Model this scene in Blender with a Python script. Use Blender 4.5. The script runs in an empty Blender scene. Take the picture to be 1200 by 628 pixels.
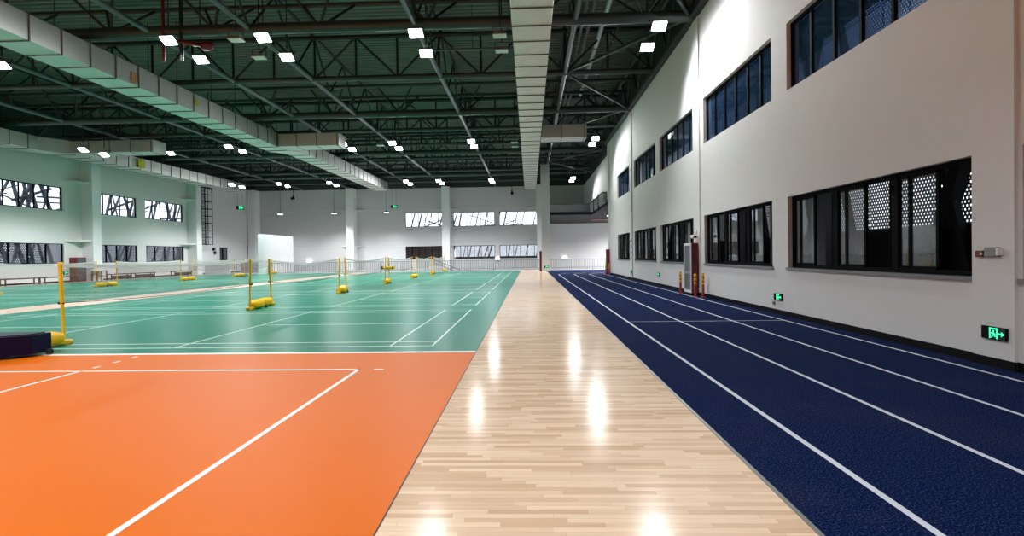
import bpy, math, random
from mathutils import Vector, Matrix
random.seed(7)
S = bpy.context.scene
COL = S.collection
PI = math.pi

# ------------------------------------------------------------------ materials
def new_mat(name):
    m = bpy.data.materials.new(name); m.use_nodes = True
    nt = m.node_tree
    return m, nt, nt.nodes['Principled BSDF']
def N(nt, typ, **kw):
    n = nt.nodes.new(typ)
    for k, v in kw.items(): setattr(n, k, v)
    return n
def mat(name, col, rough=.5, metal=0., var=0., vscale=6., spec=.5, bump=0., bscale=40., stretch=None):
    m, nt, b = new_mat(name)
    b.inputs['Base Color'].default_value = (*col, 1)
    b.inputs['Roughness'].default_value = rough
    b.inputs['Metallic'].default_value = metal
    b.inputs['Specular IOR Level'].default_value = spec
    tc = N(nt, 'ShaderNodeTexCoord')
    vec = tc.outputs['Object']
    if stretch:
        mp = N(nt, 'ShaderNodeMapping'); mp.inputs['Scale'].default_value = stretch
        nt.links.new(vec, mp.inputs['Vector']); vec = mp.outputs['Vector']
    if var:
        no = N(nt, 'ShaderNodeTexNoise'); no.inputs['Scale'].default_value = vscale; no.inputs['Detail'].default_value = 4
        nt.links.new(vec, no.inputs['Vector'])
        mr = N(nt, 'ShaderNodeMapRange'); mr.inputs['To Min'].default_value = 1 - var; mr.inputs['To Max'].default_value = 1 + var
        nt.links.new(no.outputs['Fac'], mr.inputs['Value'])
        hs = N(nt, 'ShaderNodeVectorMath', operation='SCALE'); hs.inputs[0].default_value = col
        nt.links.new(mr.outputs['Result'], hs.inputs['Scale'])
        nt.links.new(hs.outputs['Vector'], b.inputs['Base Color'])
    if bump:
        no = N(nt, 'ShaderNodeTexNoise'); no.inputs['Scale'].default_value = bscale
        nt.links.new(vec, no.inputs['Vector'])
        bp = N(nt, 'ShaderNodeBump'); bp.inputs['Strength'].default_value = bump; bp.inputs['Distance'].default_value = .02
        nt.links.new(no.outputs['Fac'], bp.inputs['Height']); nt.links.new(bp.outputs['Normal'], b.inputs['Normal'])
    return m
def emis(name, col, st):
    m, nt, b = new_mat(name)
    b.inputs['Base Color'].default_value = (*col, 1)
    b.inputs['Emission Color'].default_value = (*col, 1); b.inputs['Emission Strength'].default_value = st
    return m
def wood_floor():
    m, nt, b = new_mat('maple_strip_floor')
    tc = N(nt, 'ShaderNodeTexCoord')
    RH = .052
    sp = N(nt, 'ShaderNodeSeparateXYZ'); nt.links.new(tc.outputs['Object'], sp.inputs[0])
    dv = N(nt, 'ShaderNodeMath', operation='DIVIDE'); dv.inputs[1].default_value = RH; nt.links.new(sp.outputs['Y'], dv.inputs[0])
    fl = N(nt, 'ShaderNodeMath', operation='FLOOR'); nt.links.new(dv.outputs[0], fl.inputs[0])
    wn = N(nt, 'ShaderNodeTexWhiteNoise', noise_dimensions='1D'); nt.links.new(fl.outputs[0], wn.inputs['W'])
    sh = N(nt, 'ShaderNodeMath', operation='MULTIPLY_ADD'); sh.inputs[1].default_value = 7.3; nt.links.new(wn.outputs['Value'], sh.inputs[0]); nt.links.new(sp.outputs['X'], sh.inputs[2])
    cb = N(nt, 'ShaderNodeCombineXYZ'); nt.links.new(sh.outputs[0], cb.inputs[0]); nt.links.new(sp.outputs['Y'], cb.inputs[1])
    br = N(nt, 'ShaderNodeTexBrick', offset=0., offset_frequency=2)
    br.inputs['Scale'].default_value = 1; br.inputs['Brick Width'].default_value = .62; br.inputs['Row Height'].default_value = RH
    br.inputs['Mortar Size'].default_value = .0008; br.inputs['Mortar Smooth'].default_value = .3; br.inputs['Bias'].default_value = -.25
    br.inputs['Color1'].default_value = (.86, .655, .47, 1); br.inputs['Color2'].default_value = (.60, .385, .235, 1); br.inputs['Mortar'].default_value = (.5, .35, .22, 1)
    nt.links.new(cb.outputs[0], br.inputs['Vector'])
    mp = N(nt, 'ShaderNodeMapping'); mp.inputs['Scale'].default_value = (2.5, 40, 1)
    nt.links.new(tc.outputs['Object'], mp.inputs['Vector'])
    no = N(nt, 'ShaderNodeTexNoise'); no.inputs['Scale'].default_value = 1; no.inputs['Detail'].default_value = 5
    nt.links.new(mp.outputs['Vector'], no.inputs['Vector'])
    mr = N(nt, 'ShaderNodeMapRange'); mr.inputs['To Min'].default_value = .86; mr.inputs['To Max'].default_value = 1.12
    nt.links.new(no.outputs['Fac'], mr.inputs['Value'])
    mx = N(nt, 'ShaderNodeVectorMath', operation='SCALE')
    nt.links.new(br.outputs['Color'], mx.inputs[0]); nt.links.new(mr.outputs['Result'], mx.inputs['Scale'])
    nt.links.new(mx.outputs['Vector'], b.inputs['Base Color'])
    b.inputs['Roughness'].default_value = .15; b.inputs['Specular IOR Level'].default_value = .055
    return m
def carpet():
    m, nt, b = new_mat('navy_track_carpet')
    tc = N(nt, 'ShaderNodeTexCoord')
    no = N(nt, 'ShaderNodeTexNoise'); no.inputs['Scale'].default_value = 80; no.inputs['Detail'].default_value = 4
    nt.links.new(tc.outputs['Object'], no.inputs['Vector'])
    cr = N(nt, 'ShaderNodeValToRGB')
    e = cr.color_ramp.elements
    e[0].position = .36; e[0].color = (.0008, .003, .018, 1); e[1].position = .70; e[1].color = (.06, .075, .15, 1)
    k = e.new(.54); k.color = (.0025, .012, .068, 1)
    nt.links.new(no.outputs['Fac'], cr.inputs['Fac'])
    n2 = N(nt, 'ShaderNodeTexNoise'); n2.inputs['Scale'].default_value = .9; n2.inputs['Detail'].default_value = 3
    nt.links.new(tc.outputs['Object'], n2.inputs['Vector'])
    mr = N(nt, 'ShaderNodeMapRange'); mr.inputs['From Min'].default_value = .5; mr.inputs['From Max'].default_value = .8
    mr.inputs['To Min'].default_value = 0; mr.inputs['To Max'].default_value = .22
    nt.links.new(n2.outputs['Fac'], mr.inputs['Value'])
    mx = N(nt, 'ShaderNodeMix', data_type='RGBA')
    nt.links.new(mr.outputs['Result'], mx.inputs['Factor']); nt.links.new(cr.outputs['Color'], mx.inputs[6])
    mx.inputs[7].default_value = (.04, .042, .065, 1)
    nt.links.new(mx.outputs[2], b.inputs['Base Color'])
    b.inputs['Roughness'].default_value = .95; b.inputs['Specular IOR Level'].default_value = .03
    bp = N(nt, 'ShaderNodeBump'); bp.inputs['Strength'].default_value = .5; bp.inputs['Distance'].default_value = .01
    nt.links.new(no.outputs['Fac'], bp.inputs['Height']); nt.links.new(bp.outputs['Normal'], b.inputs['Normal'])
    return m
def glass(name, tint=(1, 1, 1), refl=.04, dust=0., dcol=(.5, .5, .48)):
    m = bpy.data.materials.new(name); m.use_nodes = True; nt = m.node_tree; nt.nodes.clear()
    out = N(nt, 'ShaderNodeOutputMaterial'); tr = N(nt, 'ShaderNodeBsdfTransparent'); gl = N(nt, 'ShaderNodeBsdfGlossy')
    tr.inputs['Color'].default_value = (*tint, 1); gl.inputs['Roughness'].default_value = .02
    gl.inputs['Color'].default_value = (.95, .97, 1, 1)
    lw = N(nt, 'ShaderNodeLayerWeight'); lw.inputs['Blend'].default_value = .5
    fr = N(nt, 'ShaderNodeMath', operation='POWER'); fr.inputs[1].default_value = 5; nt.links.new(lw.outputs['Facing'], fr.inputs[0])
    ad = N(nt, 'ShaderNodeMath', operation='ADD', use_clamp=True); ad.inputs[1].default_value = refl
    mx = N(nt, 'ShaderNodeMixShader')
    nt.links.new(fr.outputs[0], ad.inputs[0]); nt.links.new(ad.outputs[0], mx.inputs[0])
    df = N(nt, 'ShaderNodeBsdfDiffuse'); df.inputs['Color'].default_value = (*dcol, 1)
    m2 = N(nt, 'ShaderNodeMixShader'); m2.inputs[0].default_value = dust
    nt.links.new(tr.outputs[0], m2.inputs[1]); nt.links.new(df.outputs[0], m2.inputs[2])
    nt.links.new(m2.outputs[0], mx.inputs[1]); nt.links.new(gl.outputs[0], mx.inputs[2]); nt.links.new(mx.outputs[0], out.inputs[0])
    return m
def perforated(name, col, s, r, axis='Y'):
    """sheet metal with staggered round holes (holes are really open: transparent)"""
    m = bpy.data.materials.new(name); m.use_nodes = True; nt = m.node_tree; b = nt.nodes['Principled BSDF']; out = nt.nodes['Material Output']
    b.inputs['Base Color'].default_value = (*col, 1); b.inputs['Roughness'].default_value = .6
    tc = N(nt, 'ShaderNodeTexCoord'); sp = N(nt, 'ShaderNodeSeparateXYZ'); nt.links.new(tc.outputs['Object'], sp.inputs[0])
    def M(op, a, bb=None):
        n = N(nt, 'ShaderNodeMath', operation=op)
        for i, v in enumerate((a, bb)):
            if v is None: continue
            if isinstance(v, (int, float)): n.inputs[i].default_value = v
            else: nt.links.new(v, n.inputs[i])
        return n.outputs[0]
    v = M('DIVIDE', sp.outputs['Z'], s * .87); row = M('FLOOR', v)
    off = M('MULTIPLY', M('FLOORED_MODULO', row, 2.), .5)
    u = M('ADD', M('DIVIDE', sp.outputs[axis], s), off)
    du = M('SUBTRACT', M('FRACT', u), .5); dv = M('MULTIPLY', M('SUBTRACT', M('FRACT', v), .5), .87)
    d2 = M('ADD', M('MULTIPLY', du, du), M('MULTIPLY', dv, dv))
    hole = M('LESS_THAN', d2, r * r)
    tr = N(nt, 'ShaderNodeBsdfTransparent'); mx = N(nt, 'ShaderNodeMixShader')
    nt.links.new(hole, mx.inputs[0]); nt.links.new(b.outputs[0], mx.inputs[1]); nt.links.new(tr.outputs[0], mx.inputs[2])
    nt.links.new(mx.outputs[0], out.inputs[0])
    return m
def netting():
    m = bpy.data.materials.new('badminton_netting'); m.use_nodes = True; nt = m.node_tree; b = nt.nodes['Principled BSDF']; out = nt.nodes['Material Output']
    b.inputs['Base Color'].default_value = (.22, .19, .18, 1); b.inputs['Roughness'].default_value = .8
    tc = N(nt, 'ShaderNodeTexCoord'); sp = N(nt, 'ShaderNodeSeparateXYZ'); nt.links.new(tc.outputs['Object'], sp.inputs[0])
    fs = []
    for ax in 'YZ':
        d = N(nt, 'ShaderNodeMath', operation='DIVIDE'); d.inputs[1].default_value = .022; nt.links.new(sp.outputs[ax], d.inputs[0])
        f = N(nt, 'ShaderNodeMath', operation='FRACT'); nt.links.new(d.outputs[0], f.inputs[0])
        l = N(nt, 'ShaderNodeMath', operation='LESS_THAN'); l.inputs[1].default_value = .13; nt.links.new(f.outputs[0], l.inputs[0]); fs.append(l)
    mxm = N(nt, 'ShaderNodeMath', operation='MAXIMUM'); nt.links.new(fs[0].outputs[0], mxm.inputs[0]); nt.links.new(fs[1].outputs[0], mxm.inputs[1])
    tr = N(nt, 'ShaderNodeBsdfTransparent'); mx = N(nt, 'ShaderNodeMixShader')
    nt.links.new(mxm.outputs[0], mx.inputs[0]); nt.links.new(tr.outputs[0], mx.inputs[1]); nt.links.new(b.outputs[0], mx.inputs[2])
    nt.links.new(mx.outputs[0], out.inputs[0])
    return m

M = dict(
    wall=mat('white_wall_paint', (.72, .72, .715), .75, var=.03, vscale=2.5, spec=.25),
    upper=mat('dark_cladding', (.03, .04, .038), .7),
    deck=mat('roof_deck', (.105, .135, .115), .6, var=.12, vscale=1.2),
    steel=mat('green_grey_steel', (.030, .043, .042), .38, var=.1, vscale=3),
    steel_blue=mat('blue_grey_steel', (.075, .098, .108), .38, var=.1, vscale=3),
    steel_dark=mat('dark_steel', (.010, .014, .014), .5, var=.1, vscale=3),
    duct=mat('galvanised_duct', (.66, .67, .645), .5, metal=.92, var=.08, vscale=2.2),
    flange=mat('duct_flange', (.16, .14, .12), .6),
    wood=wood_floor(), track=carpet(),
    orange=mat('orange_court_vinyl', (.74, .152, .002), .42, var=.05, vscale=.7, spec=.08),
    green=mat('green_court_vinyl', (.002, .205, .122), .30, var=.10, vscale=.5, spec=.11, stretch=(.25, 1.2, 1)),
    strip=mat('beige_walkway', (.62, .46, .36), .4, var=.06, vscale=2),
    concrete=mat('grey_concrete', (.36, .36, .36), .7, var=.08, vscale=2),
    line=mat('white_line_paint', (.86, .85, .82), .45),
    gline=mat('court_line_paint', (.62, .80, .74), .45),
    tline=mat('track_line_paint', (.62, .66, .74), .8, var=.06, vscale=60),
    edge=mat('grey_edge_strip', (.22, .23, .23), .45, metal=.4),
    darkedge=mat('dark_joint', (.05, .04, .035), .6),
    base=mat('black_baseboard', (.006, .006, .007), .7, spec=.1),
    frame=mat('black_window_frame', (.002, .0022, .003), .7, spec=.06),
    sill=mat('grey_stone_sill', (.20, .20, .21), .55, var=.1, vscale=20),
    glass=glass('window_glass', (.90, .92, .94), .05, .08, (.42, .41, .39)), glass_blue=glass('blue_window_glass', (.45, .60, .85), .05, .30, (.035, .085, .17)),
    glass_clear=glass('clear_window_glass', (.97, .98, 1.)),
    perf=perforated('perforated_screen', (.03, .035, .042), .10, .30), perf_y=perforated('perforated_screen_side', (.025, .045, .10), .14, .23),
    perf_x=perforated('perforated_screen_end', (.10, .15, .26), .14, .31, 'X'),
    lattice=mat('facade_steel', (.05, .065, .10), .5), lattice_pale=mat('facade_steel_pale', (.05, .06, .09), .5),
    blue_lit_steel=mat('blue_lit_facade_steel', (.02, .04, .085), .5), bright=mat('lit_white_paint', (.84, .84, .85), .7),  # white lightened to imitate the light on columns and stair wall
    wall_dimmed=mat('dimmed_wall_paint', (.60, .60, .61), .75, var=.03, vscale=2.5, spec=.25),  # wall white darkened to imitate dimmer light on the end wall
    mezz_steel=mat('mezzanine_steel', (.24, .265, .265), .45, var=.08, vscale=2),
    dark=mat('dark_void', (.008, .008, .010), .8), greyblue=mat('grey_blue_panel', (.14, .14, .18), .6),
    yellow=mat('yellow_paint', (.86, .50, .004), .35, var=.04, vscale=8), yellow_d=mat('yellow_plastic', (.86, .49, .002), .45, spec=.2, var=.05, vscale=8),
    black=mat('black_rubber', (.01, .01, .01), .6), navy=mat('navy_vinyl', (.005, .0035, .030), .4, var=.1, vscale=4, spec=.15),
    tape=mat('white_net_tape', (.80, .80, .78), .7), net=netting(),
    red=mat('dark_red_paint', (.13, .007, .007), .4), red_b=mat('red_paint', (.38, .03, .02), .45), wine=mat('wine_red_wood', (.16, .02, .02), .4),
    bench=mat('dark_bench_wood', (.07, .035, .025), .5, var=.2, vscale=10), white=mat('white_plastic', (.8, .8, .8), .4),
    louvre=mat('grey_green_louvre', (.07, .10, .11), .5), grey=mat('grey_plastic', (.25, .25, .26), .5), rail=mat('grey_railing_paint', (.26, .26, .27), .5),
    lamp=emis('lamp_glow', (.93, .97, 1.), 14.), lamp_off=mat('unlit_lens', (.75, .80, .80), .3), lamp_small=emis('small_lamp_glow', (1, .97, .92), 8.),
    green_e=emis('exit_green', (.05, .95, .42), 1.0), exit_bg=mat('exit_sign_face', (.006, .05, .03), .4), pipe=mat('pale_pipe', (.62, .66, .74), .35, metal=.3),
    pipe_pink=mat('pink_pipe', (.45, .2, .2), .5), ylabel=mat('yellow_label', (.75, .6, .02), .5), otag=mat('orange_tag', (.75, .35, .15), .6),
)

# ------------------------------------------------------------------ mesh helpers
ORG = {}
class MB:
    def __init__(s): s.v = []; s.f = []; s.sm = []
    def add(s, vs, fs, smooth=False):
        o = len(s.v); s.v += [tuple(v) for v in vs]; s.f += [tuple(i + o for i in f) for f in fs]; s.sm += [smooth] * len(fs); return s
    def box(s, a, b):
        (x0, y0, z0), (x1, y1, z1) = [min(p, q) for p, q in zip(a, b)], [max(p, q) for p, q in zip(a, b)]
        return s.add([(x0,y0,z0),(x1,y0,z0),(x1,y1,z0),(x0,y1,z0),(x0,y0,z1),(x1,y0,z1),(x1,y1,z1),(x0,y1,z1)],
                     [(0,3,2,1),(4,5,6,7),(0,1,5,4),(1,2,6,5),(2,3,7,6),(3,0,4,7)])
    def rbox(s, a, b, c=.01):
        """box with chamfered edges (all twelve)"""
        lo = [min(p, q) for p, q in zip(a, b)]; hi = [max(p, q) for p, q in zip(a, b)]
        c = min(c, *[(h - l) * .45 for l, h in zip(lo, hi)])
        import bmesh
        bm = bmesh.new(); bmesh.ops.create_cube(bm, size=1)
        for v in bm.verts: v.co = Vector([(l + h) / 2 + v.co[i] * (h - l) for i, (l, h) in enumerate(zip(lo, hi))])
        bmesh.ops.bevel(bm, geom=bm.edges[:], offset=c, segments=2, affect='EDGES', profile=.5)
        bm.verts.index_update()
        s.add([v.co[:] for v in bm.verts], [[v.index for v in f.verts] for f in bm.faces]); bm.free(); return s
    def tube(s, p, q, r, n=10, r2=None, caps=True):
        p, q = Vector(p), Vector(q); d = (q - p).normalized(); r2 = r if r2 is None else r2
        u = d.cross(Vector((0, 0, 1)) if abs(d.z) < .95 else Vector((1, 0, 0))).normalized(); w = d.cross(u)
        vs = [];
        for c, rr in ((p, r), (q, r2)):
            for k in range(n):
                a = 2 * PI * k / n; vs.append(c + u * math.cos(a) * rr + w * math.sin(a) * rr)
        s.add(vs, [(k, (k + 1) % n, n + (k + 1) % n, n + k) for k in range(n)], True)
        if caps: s.add(vs, [tuple(range(n - 1, -1, -1)), tuple(range(n, 2 * n))])
        return s
    def bar(s, p, q, w, h=None):
        """square bar between two points"""
        p, q = Vector(p), Vector(q); h = h or w; d = (q - p).normalized()
        u = d.cross(Vector((0, 0, 1)) if abs(d.z) < .95 else Vector((1, 0, 0))).normalized(); t = d.cross(u)
        vs = [c + u * a * w / 2 + t * b * h / 2 for c in (p, q) for a, b in ((-1,-1),(1,-1),(1,1),(-1,1))]
        return s.add(vs, [(0,1,2,3),(7,6,5,4),(0,4,5,1),(1,5,6,2),(2,6,7,3),(3,7,4,0)])
    def path(s, pts, r, n=8):
        for a, b in zip(pts, pts[1:]): s.tube(a, b, r, n)
        return s
    def prism(s, poly, ax, a, b):
        """poly: 2-D outline in the two other axes, extruded along axis ax from a to b"""
        def mk(u, v, t):
            p = [u, v]; p.insert(ax, t); return tuple(p)
        n = len(poly); vs = [mk(u, v, a) for u, v in poly] + [mk(u, v, b) for u, v in poly]
        return s.add(vs, [tuple(range(n - 1, -1, -1)), tuple(range(n, 2 * n))] + [(k, (k + 1) % n, n + (k + 1) % n, n + k) for k in range(n)])
    def lathe(s, prof, c, n=20, axis=2):
        """prof: (radius, height) pairs turned about an axis through c"""
        vs = []
        for r, h in prof:
            for k in range(n):
                a = 2 * PI * k / n; p = [r * math.cos(a), r * math.sin(a)]; p.insert(axis, h); vs.append(tuple(p[i] + c[i] for i in range(3)))
        m = len(prof)
        s.add(vs, [(i * n + k, i * n + (k + 1) % n, (i + 1) * n + (k + 1) % n, (i + 1) * n + k) for i in range(m - 1) for k in range(n)], True)
        return s
    def ellip(s, c, rx, ry, rz, n=18, m=10, pw=1.):
        vs = []; f = lambda t: math.copysign(abs(t) ** pw, t)
        for i in range(m + 1):
            t = PI * i / m
            for k in range(n):
                a = 2 * PI * k / n
                vs.append((c[0] + rx * f(math.sin(t)) * f(math.cos(a)), c[1] - ry * f(math.cos(t)), c[2] + rz * f(math.sin(t)) * f(math.sin(a))))
        return s.add(vs, [(i * n + k, (i + 1) * n + k, (i + 1) * n + (k + 1) % n, i * n + (k + 1) % n) for i in range(m) for k in range(n)], True)
    def mesh(s, name, m, org=(0, 0, 0)):
        import bmesh
        me = bpy.data.meshes.new(name); me.from_pydata([(v[0] - org[0], v[1] - org[1], v[2] - org[2]) for v in s.v], [], s.f)
        me.polygons.foreach_set('use_smooth', s.sm)
        bm = bmesh.new(); bm.from_mesh(me); bmesh.ops.recalc_face_normals(bm, faces=bm.faces[:]); bm.to_mesh(me); bm.free()
        me.materials.append(M[m]); return me
    def build(s, name, m, parent=None, label=None, org=None):
        o0 = ORG[parent.name] if parent else (org or (0, 0, 0))
        o = bpy.data.objects.new(name, s.mesh(name, m, o0)); COL.objects.link(o)
        if parent: o.parent = parent
        else: o.location = o0
        ORG[o.name] = o0
        if label: o['label'] = label
        return o
def tag(o, label, cat, group=None, kind=None):
    o['label'] = label; o['category'] = cat
    if group: o['group'] = group
    if kind: o['kind'] = kind
    return o
def thing(name, loc, label, cat, group=None, kind=None):
    o = bpy.data.objects.new(name, None); COL.objects.link(o); o.location = loc; o.empty_display_size = .2
    ORG[o.name] = tuple(loc); return tag(o, label, cat, group, kind)
def copy_tree(o, parent=None):
    c = o.copy(); COL.objects.link(c); c.parent = parent
    for ch in list(o.children): copy_tree(ch, c)
    return c
def inst(name, me, parent, loc, rot=None):
    """another part that shares a mesh"""
    o = bpy.data.objects.new(name, me); COL.objects.link(o); o.parent = parent
    p = ORG[parent.name]; o.location = (loc[0] - p[0], loc[1] - p[1], loc[2] - p[2])
    if rot: o.rotation_euler = rot
    ORG[o.name] = loc
    return o
def struct(name, mb, m, label, cat): return tag(mb.build(name, m), label, cat, kind='structure')
ORD = ['first', 'second', 'third', 'fourth', 'fifth', 'sixth', 'seventh', 'eighth', 'ninth', 'tenth']

# ------------------------------------------------------------------ key sizes (metres; camera stands over the origin looking along +Y)
XR, XL, YB, Y0 = 6.3, -36.0, 66.0, -14.0
YE = 41.3                       # the near right wall ends here, the hall widens behind it
ZW, ZD = 10.35, 13.0            # top of the white walls, roof deck
WOOD0, WOOD1 = -.91, 1.63

# ------------------------------------------------------------------ floors
f = MB().box((XL - 4, 53.0, -.1), (16.4, YB + .3, 0)); struct('floor_concrete', f, 'concrete', 'grey concrete floor behind the railings at the far end', 'floor')
fo = struct('floor_orange', MB().box((XL, Y0, -.1), (WOOD0 - .012, 8.5, 0)), 'orange', 'orange vinyl court floor in front', 'floor')
l = MB()
for x in (-2.46, -6.54): l.box((x - .025, -10, 0), (x + .025, 7.29, .002))
l.box((-30, 7.24, 0), (-2.435, 7.29, .002)); l.box((-2.24, 7.24, 0), (-2.10, 7.285, .002))
for y in (7.48, 7.86, 8.22): l.box((-6.565, y, 0), (-6.515, y + .12, .002))
l.build('court_line', 'line', fo)
bl = struct('trim_1', MB().box((XL, 8.5, -.1), (WOOD0 - .012, 8.62, .001)), 'line', 'cream border strip between the orange and green floors', 'floor strip')
def court_lines(l, xb, yn, w=.04, z=.002):
    xf = xb - 13.4; h = w / 2
    X = lambda x, y0, y1: l.box((x - h, y0, 0), (x + h, y1, z))
    Yl = lambda y, x0, x1: l.box((x0, y - h, 0), (x1, y + h, z))
    for x in (xb, xb - .76, xf, xf + .76): X(x, yn - h, yn + 6.1 + h)
    for x in (xb - 4.72, xf + 4.72): X(x, yn - h, yn + 6.1 + h)
    for y in (yn, yn + .46, yn + 5.64, yn + 6.1): Yl(y, xf, xb)
    Yl(yn + 3.05, xf, xf + 4.72); Yl(yn + 3.05, xb - 4.72, xb)
YN = [9.14 + 7.36 * k for k in range(6)]
fg = struct('floor_green', MB().box((-16.2, 8.62, -.1), (WOOD0 - .012, 53.0, 0)), 'green', 'green vinyl badminton floor beside the wooden walkway', 'floor')
l = MB(); [court_lines(l, -1.76, y) for y in YN]; l.build('court_line', 'gline', fg)
struct('floor_walkway', MB().box((-17.95, 8.62, -.1), (-16.2, 53.0, 0)), 'strip', 'beige strip running between the two green floors', 'floor')
fg2 = struct('floor_green.001', MB().box((-34.3, 8.62, -.1), (-17.95, 53.0, 0)), 'green', 'green vinyl badminton floor along the far window wall', 'floor')
l = MB(); [court_lines(l, -19.7, y) for y in YN]; l.build('court_line', 'gline', fg2)
struct('floor_margin', MB().box((XL, 8.62, -.1), (-34.3, 53.0, 0)), 'strip', 'wood coloured floor margin under the benches', 'floor')
struct('floor_wood', MB().box((WOOD0, Y0, -.1), (WOOD1 - .03, 53.0, 0)), 'wood', 'pale maple strip wooden walkway down the middle', 'floor')
struct('trim_2', MB().box((WOOD0 - .012, Y0, -.1), (WOOD0, 53.0, .001)), 'darkedge', 'dark joint along the orange side of the wooden walkway', 'floor joint')
struct('trim_3', MB().box((WOOD1 - .03, Y0, -.1), (WOOD1, 53.0, .006)), 'edge', 'grey metal edge strip between wood and blue track', 'edge strip')
ft = struct('floor_track', MB().box((WOOD1, Y0, -.1), (XR + .3, 53.0, 0)).box((XR + .3, YE, -.1), (16.4, 53.0, 0)), 'track', 'speckled navy blue running track', 'floor')
def lane(x):
    l = MB(); h = .026; cx, cy = 7.6, 40.6; r = cx - x
    pts = [(x, -10.), (x, cy)] + [(cx - r * math.cos(a), cy + r * math.sin(a)) for a in [PI / 2 * k / 14 for k in range(1, 15)]] + [(16.3, cy + r)]
    vs = []; n = len(pts)
    for i, p in enumerate(pts):
        a = Vector(pts[max(0, i - 1)]); b = Vector(pts[min(n - 1, i + 1)]); d = (b - a).normalized(); nn = Vector((-d.y, d.x)) * h
        vs += [(p[0] - nn.x, p[1] - nn.y, .0025), (p[0] + nn.x, p[1] + nn.y, .0025)]
    return l.add(vs, [(2 * i, 2 * i + 2, 2 * i + 3, 2 * i + 1) for i in range(n - 1)])
for x in (2.27, 3.48, 4.68, 5.86): lane(x).build('lane_line', 'tline', ft)
MB().box((2.27, 12.12, 0), (5.88, 12.15, .002)).build('lane_line', 'tline', ft)

# ------------------------------------------------------------------ walls and windows
def wall_mesh(span, zs, openings, to):
    """boxes that leave the openings (a0,a1,z0,z1) free; to(a, d, z) -> point, d = 0 inner face, 1 outer"""
    mb = MB()
    A = sorted({span[0], span[1], *[o[0] for o in openings], *[o[1] for o in openings]})
    for a0, a1 in zip(A, A[1:]):
        zz = [zs[0]]
        for o in sorted(openings, key=lambda o: o[2]):
            if o[0] <= a0 + 1e-6 and o[1] >= a1 - 1e-6: zz += [o[2], o[3]]
        zz.append(zs[1])
        for k in range(0, len(zz), 2): mb.box(to(a0, 0, zz[k]), to(a1, 1, zz[k + 1]))
    return mb
toR = lambda a, d, z: (XR + .3 * d, a, z)
toL = lambda a, d, z: (XL - .3 * d, a, z)
toB = lambda a, d, z: (a, YB + .3 * d, z)
RW = [(1.55, 6.82), (7.55, 12.82), (13.62, 18.83), (20.0, 25.1), (25.92, 31.2), (32.5, 37.1)]
LW = [(27.2, 32.3), (33.2, 38.75), (41.75, 46.25), (47.3, 52.6)]
BW = [(-15.95, -10.85), (-9.75, -4.42), (-3.83, 1.5)]
RZ = ((1.2, 2.92), (5.5, 7.12)); LZ = ((1.45, 2.97), (5.5, 7.32)); BZ = ((1.2, 2.9), (5.38, 7.2))
op = lambda ws, zs: [(a, b, *z) for a, b in ws for z in zs]
struct('wall_right', wall_mesh((Y0, YE), (0, ZW), op(RW, RZ), toR), 'wall', 'white wall with two rows of black framed windows beside the track', 'wall')
struct('wall_left', wall_mesh((Y0, YB + .3), (0, ZW), op(LW, LZ) + [(58.8, 60.4, 1.46, 2.97)], toL), 'wall', 'white window wall across the badminton courts', 'wall')
struct('wall_back', wall_mesh((XL, 16.4), (0, ZW), op(BW, BZ), toB), 'wall_dimmed', 'white end wall behind the railings', 'wall')
struct('wall_front', MB().box((XL - .3, Y0 - .3, 0), (XR + .3, Y0, ZD)), 'wall', 'white wall behind the viewer', 'wall')
struct('wall_recess', MB().box((7.0, YE + .3, 5.95), (7.3, YB, ZW)), 'wall', 'white upper wall set back beyond the right wall end', 'wall')
struct('wall_side', MB().box((16.1, YE, 0), (16.4, YB, 5.8)).box((XR + .3, YE - .3, 0), (16.4, YE, 5.8)).box((XR + .3, YE - .3, 5.8), (7.3, YE + .3, ZW)), 'wall', 'white wall where the track turns away', 'wall')
mb = MB().box((XL - .3, Y0, ZW), (XL - .05, YB, ZD)).box((XL - .3, YB + .05, ZW), (16.4, YB + .3, ZD)).box((XR + .05, YE - .3, ZW), (7.3, YE + .02, ZD)).box((XR + .05, Y0, ZW), (XR + .3, YE, ZD)).box((7.05, YE, ZW), (7.3, YB, ZD))
struct('wall_upper', mb, 'upper', 'dark cladding above the white walls up to the roof', 'wall')
# roof deck: ribbed sheet, ribs run across the hall
mb = MB(); ys = Y0; vs = []; k = 0
P = .34
n = int((YB - Y0) / P)
for i in range(n + 1):
    y = Y0 + i * P
    for dy, z in ((0, 0), (.17, 0), (.21, .07), (.30, .07)):
        vs += [(XL - .3, y + dy, ZD + z), (7.3, y + dy, ZD + z)]
mb.add(vs, [(2 * i, 2 * i + 2, 2 * i + 3, 2 * i + 1) for i in range(len(vs) // 2 - 1)])
mb.box((XL - .3, Y0, ZD + .2), (7.3, YB + .3, ZD + .3))
struct('ceiling', mb, 'deck', 'dark ribbed metal roof deck over the hall', 'ceiling')
struct('baseboard_right', MB().box((XR - .02, Y0, 0), (XR, YE, .12)).box((XR - .07, 6.86, 0), (XR - .04, 7.54, .12)).box((XR - .07, 19.18, 0), (XR - .04, 19.92, .12)).box((XR - .07, 31.73, 0), (XR - .04, 32.42, .12)), 'base', 'black baseboard along the right wall', 'baseboard')
struct('baseboard_left', MB().box((XL, Y0, 0), (XL + .02, YB, .1)), 'base', 'dark baseboard along the far window wall', 'baseboard')
# pilasters of the right wall: only .05 proud
mb = MB()
for a, b in ((6.88, 7.52), (19.2, 19.9), (31.75, 32.4), (YE - .6, YE + .02)): mb.box((XR - .05, a, 0), (XR, b, ZW))
struct('pilaster', mb, 'wall', 'shallow white pilasters on the right wall', 'pilaster')
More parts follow.
